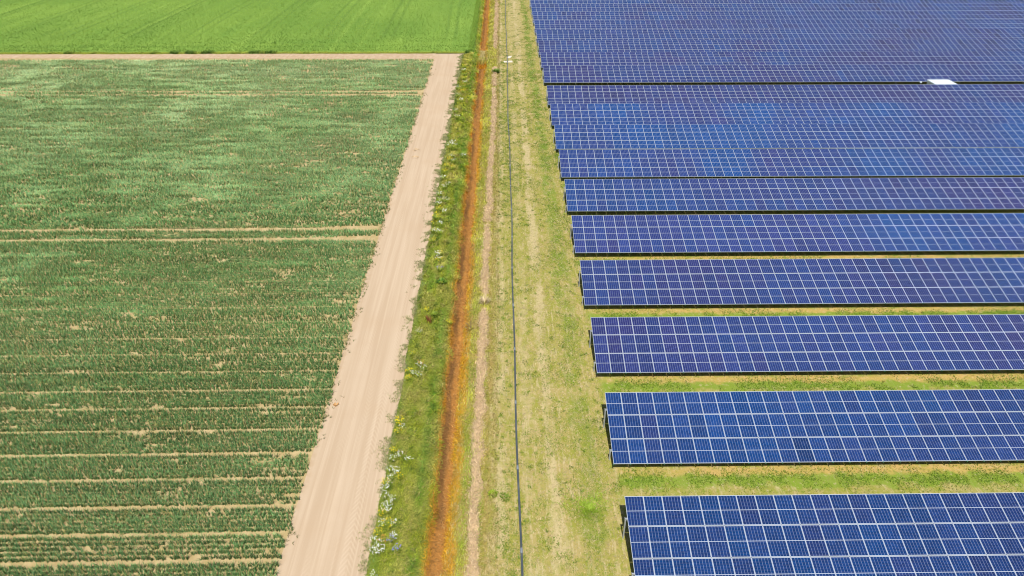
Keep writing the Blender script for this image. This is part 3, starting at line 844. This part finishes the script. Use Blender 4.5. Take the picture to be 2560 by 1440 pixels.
for i, (x, y) in enumerate([(-10.7, 82.0), (-10.6, 79.6)]):
    weed("straw_wisp", x, y, ("farther" if i == 0 else "nearer") + " of two tan straw wisps lying on the left of the dirt road", "straw", 26, .6, .35, .05, ((.42,.29,.14), (.50,.36,.20)), (.93, .97), 412+i, STRAW)

# ------------------------------------------------------------------ pipe along the ground
def mat_pipe():
    M = Mat("black_plastic_pipe"); p = M.pos()
    c = M.mix(M.ss(M.noise(M.scale(p, 1, .5), 2.0, 3), .4, .7), (.050,.062,.072), (.095,.110,.12))
    x, y, z = M.xyz(p)
    return M.bsdf(c, .38, .6, bump=M.math('SINE', M.math('MULTIPLY', y, 90)), bstr=.25, bdist=.006)
def pipe():
    t = empty("irrigation_pipe", (.80, 16, 0)); MP = mat_pipe()
    tag(t, "long thin black pipe laid straight along the dry grass beside the solar rows", "pipe")
    def px(y): return .80 + .05*math.sin(y*.11) + .035*math.sin(y*.31+1)
    MJ = Mat("pale_coupling"); mj = MJ.bsdf(MJ.mix(MJ.noise(MJ.pos(), 8), (.14,.16,.18), (.22,.24,.26)), .35, .6)
    joints = [16, 23.9, 29.76, 35.6, 41.5, 47.4, 53.3, 59.1] + [59.1+5.9*i for i in range(1, 23)]
    for a, b in zip(joints[:-1], joints[1:]):
        M_ = MB(); yy = np.linspace(a, b, 10)
        M_.tube([(px(v)-.80, v-16, .085+.006*math.sin(v*1.7)) for v in yy], .062, 10, cap=False)
        M_.build("pipe_section", [MP], t, True)
    for a in joints[1:-1]:
        M_ = MB(); M_.tube([(px(v)-.80, v-16, .086) for v in (a-.16, a-.12, a+.12, a+.16)], [.064, .074, .074, .064], 12)
        M_.build("coupling", [mj], t, True)
pipe()
def slabs():
    M = Mat("pale_concrete"); p = M.pos()
    mt = M.bsdf(M.mix(M.noise(p, 5, 5, .7), (.50,.44,.36), (.66,.60,.52)), .9, .2)
    for x0, x1, y0, y1, lab in ((.25, 1.75, 122.9, 123.9, "larger pale concrete slab lying across under the black pipe at the ditch crossing"),
                                (.9, 1.55, 125.7, 127.2, "smaller pale concrete slab against the black pipe, just beyond the larger slab")):
        M_ = MB(); M_.bevbox(-(x1-x0)/2, (x1-x0)/2, -(y1-y0)/2, (y1-y0)/2, -.05, .016, .01)
        o = M_.build("concrete_slab", [mt]); o.location = ((x0+x1)/2, (y0+y1)/2, float(gz((x0+x1)/2, (y0+y1)/2))+.012)
        o.rotation_euler = (0, 0, .12 if x1 > 1.6 else -.25)
        tag(o, lab, "slab", "concrete slabs at the pipe")
slabs()

# ------------------------------------------------------------------ solar rows
def mat_frame():
    M = Mat("panel_frame_aluminium"); p = M.pos()
    return M.bsdf(M.mix(M.noise(p, 3), (.37,.42,.49), (.44,.49,.55)), .42, .5, .1)
def mat_galv():
    M = Mat("galvanised_steel"); p = M.pos()
    return M.bsdf(M.mix(M.noise(p, 9, 3), (.36,.39,.42), (.50,.53,.56)), .45, .5, .45)
def mat_clip():
    M = Mat("green_clip"); p = M.pos()
    return M.bsdf(M.mix(M.noise(p, 30), (.02,.09,.045), (.03,.12,.06)), .6, .3)
def mat_cells():
    M = Mat("solar_cells")
    uv = M.n("ShaderNodeUVMap", uv_map="UVMap").outputs[0]
    u, v, _ = M.xyz(uv)
    at = M.n("ShaderNodeAttribute", attribute_name="tone")
    oi = M.n("ShaderNodeObjectInfo")
    tone = M.n("ShaderNodeSeparateColor"); 
    add = M.mix(1.0, oi.outputs['Color'], at.outputs['Color'], 'ADD')
    M.put(tone.inputs[0], add); hue, val, kind = tone.outputs
    # metres inside the glass: 0.976 x 1.652
    um = M.math('SUBTRACT', M.math('MULTIPLY', u, .980), .009); vm = M.math('SUBTRACT', M.math('MULTIPLY', v, 1.656), .014)
    cw, ch = .962/6, .803/10
    cu = M.math('DIVIDE', um, cw)
    half = M.math('GREATER_THAN', vm, .814)
    vh = M.math('SUBTRACT', vm, M.math('MULTIPLY', half, .825))
    cv = M.math('DIVIDE', vh, ch)
    def edge(q, wm, size):   # distance to the cell border in metres -> line mask
        f = M.math('FRACT', q); d = M.math('MULTIPLY', M.math('MINIMUM', f, M.math('SUBTRACT', 1.0, f)), size)
        return M.math('LESS_THAN', d, wm)
    lu = edge(cu, .0050, cw); lv = edge(cv, .0035, ch)
    outu = M.math('GREATER_THAN', M.math('ABSOLUTE', M.math('SUBTRACT', um, .481)), .481)
    outv = M.math('GREATER_THAN', M.math('ABSOLUTE', M.math('SUBTRACT', vh, .4015)), .4015)
    white = M.math('MAXIMUM', outu, outv)
    purple = (.021,.024,.115); blue = (.003,.037,.146)
    base = M.mix(hue, purple, blue)
    cid = M.n("ShaderNodeCombineXYZ"); M.put(cid.inputs[0], M.math('FLOOR', cu)); M.put(cid.inputs[1], M.math('ADD', M.math('FLOOR', cv), M.math('MULTIPLY', half, 20)))
    M.put(cid.inputs[2], M.math('MULTIPLY', M.math('ADD', hue, val), 97.0))
    wn = M.n("ShaderNodeTexWhiteNoise"); M.put(wn.inputs[0], cid.outputs[0])
    k = M.math('MULTIPLY', M.math('ADD', M.math('MULTIPLY', wn.outputs[0], .34), .80), M.math('MULTIPLY', val, 2.0))
    vmul = M.n("ShaderNodeVectorMath", operation='SCALE'); M.put(vmul.inputs[0], base); M.put(vmul.inputs[3], k)
    c = M.mix(M.math('MULTIPLY', lv, .40), vmul.outputs[0], (.16,.14,.27))
    c = M.mix(M.math('MULTIPLY', lu, .62), c, (.36,.42,.56))
    c = M.mix(white, c, (.42,.46,.52))
    return M.bsdf(c, .12, .28)
FRAME, GALV, CLIP, CELLS = mat_frame(), mat_galv(), mat_clip(), mat_cells()

def panel_geo(clip):
    """one framed panel, lower left corner at the origin, top face at z = 0"""
    M_ = MB(); b = .010; g = -.0025; W, H, T = MOD_W, MOD_H, -.038
    o = [(0,0),(W,0),(W,H),(0,H)]; i_ = [(b,b),(W-b,b),(W-b,H-b),(b,H-b)]
    v = [(x,y,0) for x,y in o] + [(x,y,0) for x,y in i_] + [(x,y,g) for x,y in i_] + [(x,y,T) for x,y in o]
    f = [(0,1,5,4),(1,2,6,5),(2,3,7,6),(3,0,4,7)] + [(4,5,9,8),(5,6,10,9),(6,7,11,10),(7,4,8,11)] + \
        [(12,13,1,0),(13,14,2,1),(14,15,3,2),(15,12,0,3),(15,14,13,12)]
    M_.add(v, f, 0)
    M_.add([v[8], v[9], v[10], v[11]], [(0,1,2,3)], 1)
    if clip: M_.box(-.035, .035, -.055, -.003, -.075, -.002, 2)
    return M_
def set_uv(me, nglass_faces):
    uvl = me.uv_layers.new(name="UVMap")
    n = len(me.loops); a = np.zeros((n, 2), np.float32)
    mi = np.zeros(len(me.polygons), np.int32); me.polygons.foreach_get("material_index", mi)
    st = np.zeros(len(me.polygons), np.int32); me.polygons.foreach_get("loop_start", st)
    for k, q in enumerate(((0,0),(1,0),(1,1),(0,1))): a[st[mi == 1]+k] = q
    uvl.data.foreach_set("uv", a.ravel())
GEO = {c: panel_geo(c) for c in (False, True)}
PM = {}
for c in (False, True):
    PM[c] = GEO[c].mesh("solar_panel", [FRAME, CELLS, CLIP]); set_uv(PM[c], 1)

CT, ST = math.cos(TILT), math.sin(TILT)
RT = np.array([[1,0,0],[0,CT,-ST],[0,ST,CT]])
def cam_uv(P):
    d = P - np.array([0, 0, CAM_H])
    r = np.array(right); u_ = np.array(up); f_ = np.array(fwd)
    dep = d@f_
    return 1280 + F*(d@r)/dep, 720 - F*(d@u_)/dep
HUE = {1:.78,2:.76,3:.45,4:.48,5:.70,6:.50,7:.76,8:.76,9:.80,10:.30,11:.30,12:.36,13:.38,14:.42,15:.44,16:.46,17:.5,18:.5}
VAL = {1:.36,2:.42,3:.45,4:.44,5:.54,6:.46,7:.50,8:.50,9:.52,10:.42,11:.42,12:.43,13:.43,14:.44,15:.44,16:.44,17:.44,18:.44}

def solar_row(n):
    yb = row_y(n)
    xr = 26.73 + (yb+3-22.1)*.632 + 3.5
    ncol = int(math.ceil((xr-XL)/(MOD_W+GX)))
    t = empty("solar_row", (XL, yb, 0))
    who = "front row" if n == 1 else ("%s row from the front" % ordinal(n))
    extra = {1: ", cut by the photo's bottom edge", 10: ", just before the white cabin", 11: ", just behind the white cabin", 18: ", the farthest seen"}.get(n, "")
    tag(t, "%s of tilted blue solar panels%s" % (who, extra), "solar panels", "rows of tilted solar panels")
    I, T_ = np.meshgrid(np.arange(ncol), np.arange(3), indexing='ij'); I = I.ravel(); T_ = T_.ravel()
    org = np.stack([I*(MOD_W+GX), np.zeros(len(I)), np.full(len(I), Z0)], 1) + (RT@np.stack([0*T_, T_*(MOD_H+GY), 0*T_]).astype(float)).T
    worg = org + np.array([XL, yb, 0])
    # visible size in the picture decides which panels are parts of their own
    ctr = worg + (RT@np.array([MOD_W/2, MOD_H/2, 0]))
    cu, cv = cam_uv(ctr)
    dep = (ctr-np.array([0,0,CAM_H]))@np.array(fwd)
    lo = worg + RT@np.array([MOD_W/2, 0, 0]); hi = worg + RT@np.array([MOD_W/2, MOD_H, 0])
    _, vlo = cam_uv(lo); _, vhi = cam_uv(hi)
    if n > 1:
        ph = np.array([0, row_y(n-1), Z0]) + RT@np.array([0, 3*MOD_H+2*GY, 0])
        _, vb = cam_uv(np.stack([ctr[:, 0], np.full(len(ctr), ph[1]), np.full(len(ctr), ph[2])], 1))
    else: vb = np.full(len(ctr), 1440.)
    vis = np.clip(np.minimum(vlo, np.minimum(vb, 1440)) - np.maximum(vhi, 0), 0, None)*(F/dep)*((cu > 0) & (cu < 2575))
    order = np.argsort(-vis, kind='stable'); single = np.zeros(len(I), bool); single[order[:100]] = True
    # tone: batches along the row plus panel-to-panel spread
    g = np.random.default_rng(900+n)
    batch = vnoise(I*1.0 + n*31.7, T_*1.0 + n*11, 9.0 if n < 7 else 6.0, 501) - .5
    hue = np.clip(HUE[n] + batch*(1.0 if 4 < n < 10 else .6) + g.normal(0, .10, len(I)), 0, 1)
    val = np.clip(VAL[n]*(1 + g.normal(0, .07, len(I)) + batch*.18), .15, 1)
    mrot = Matrix.Rotation(TILT, 4, 'X')
    for q in np.nonzero(single)[0]:
        o = bpy.data.objects.new("solar_panel", PM[bool(T_[q] == 0)])
        COL.objects.link(o); o.parent = t
        o.matrix_local = Matrix.Translation(org[q]) @ mrot
        o.color = (hue[q], val[q], 0, 1)
    rest = np.nonzero(~single)[0]
    if len(rest):
        Vs = []; sizes = []; idx = []; mi = []; tone = []; off = 0
        for q in rest:
            G = GEO[bool(T_[q] == 0)]
            v = (RT@np.array(G.v).T).T + org[q]
            Vs.append(v); sizes += [len(f) for f in G.f]; idx += [off+k for f in G.f for k in f]; mi += G.m
            tone.append(np.tile([hue[q], val[q], 0], (len(v), 1))); off += len(v)
        me = mesh_np("more_solar_panels", np.concatenate(Vs), sizes, idx, [FRAME, CELLS, CLIP], matidx=mi)
        a = me.color_attributes.new("tone", 'FLOAT_COLOR', 'POINT')
        cc = np.ones((off, 4), np.float32); cc[:, :3] = np.concatenate(tone); a.data.foreach_set("color", cc.ravel())
        set_uv(me, len(rest))
        o = link("more_solar_panels", me, t); o["kind"] = "stuff"; o.color = (0, 0, 0, 1)
    # steelwork: two purlins, posts, rafters
    Ltot = ncol*(MOD_W+GX)-GX
    S = 3*MOD_H+2*GY
    def under(s, dz): p = RT@np.array([0, s*S, dz]); return p[1], p[2]+Z0
    for s in (.19, .76):
        y, z = under(s, -.042)
        M_ = MB(); M_.box(-.13, Ltot+.12, -.03, .03, z-.13, z); M_.box(-.135, -.12, -.055, .055, z-.165, z+.02)
        o = M_.build("purlin", [GALV], t); o.location = (0, y, 0)
    for s in (.19, .76):
        y, z = under(s, -.042)
        M_ = MB(); h = z-.10
        M_.box(-.035, .035, -.05, -.044, -.1, h); M_.box(-.035, -.029, -.044, .05, -.1, h); M_.box(.029, .035, -.044, .05, -.1, h)
        me = M_.mesh("post", [GALV])
        k = 0
        while True:
            x = -.09 if k == 0 else k*5*(MOD_W+GX)-.14
            if x > Ltot: break
            o = link("post", me, t); o.location = (x, y+(.085 if k else 0), 0); k += 1
    k = 1
    ra = MB(); ra.box(-.025, .025, 0, S*.90, -.25, -.18); rm = ra.mesh("rafter", [GALV])
    while k*5*(MOD_W+GX) < Ltot:
        o = link("rafter", rm, t); o.matrix_local = Matrix.Translation((k*5*(MOD_W+GX)-.14, S*.05*CT, Z0+S*.05*ST)) @ mrot; k += 1
for n in range(1, NROW+1): solar_row(n)

# ------------------------------------------------------------------ transformer cabin and sensor
def cabin():
    M = Mat("white_painted_steel"); p = M.pos()
    wh = M.bsdf(M.mix(M.noise(p, 1.5, 4), (.56,.64,.68), (.62,.69,.73)), .45, .4)
    M2 = Mat("grey_cabin_wall"); wl = M2.bsdf(M2.mix(M2.noise(M2.pos(), 2, 4), (.50,.56,.60), (.56,.62,.66)), .55, .3)
    M3 = Mat("dark_louvre"); lv = M3.bsdf(M3.mix(M3.noise(M3.pos(), 9), (.09,.10,.11), (.13,.14,.15)), .5, .4)
    t = empty("transformer_cabin", (65.95, 104.2, 0))
    tag(t, "low white transformer cabin with a flat roof standing in the aisle between solar rows", "cabin")
    b = MB(); b.box(-1.55, 1.55, -1.15, 1.15, .12, 1.70); b.build("wall", [wl], t)
    p_ = MB(); p_.box(-1.75, 1.75, -1.35, 1.35, -.1, .12); p_.build("plinth", [M2.m], t)
    r = MB(); r.bevbox(-1.64, 1.64, -1.25, 1.25, 1.70, 1.82, .03); r.build("roof", [wh], t)
    for x in (-.78, .78):
        d = MB(); d.box(x-.72, x+.72, -1.175, -1.152, .18, 1.62); o = d.build("door", [wh], t)
        h = MB(); h.box(x+(.55 if x < 0 else -.62), x+(.62 if x < 0 else -.55), -1.21, -1.177, .8, 1.0); h.build("handle", [lv], o)
    for sx in (-1, 1):
        v = MB()
        for k in range(7): v.add([(sx*1.553, -.5, .55+k*.12), (sx*1.553, .5, .55+k*.12), (sx*1.60, .5, .62+k*.12), (sx*1.60, -.5, .62+k*.12)], [(0,1,2,3) if sx > 0 else (3,2,1,0)])
        v.build("louvre", [lv], t)
    s = empty("sensor_post", (62.0, 102.95, 0))
    tag(s, "small white dome sensor on a thin post left of the white cabin", "sensor")
    q = MB(); q.tube([(0,0,-.1), (0,0,2.02)], .03, 8); q.build("pole", [GALV], s)
    d = MB(); rs = [.02, .10, .15, .15, .11, .03]; zs = [1.98, 2.0, 2.06, 2.14, 2.21, 2.26]
    d.tube([(0,0,z) for z in zs], rs, 12); d.build("dome", [wh], s, True)
cabin()
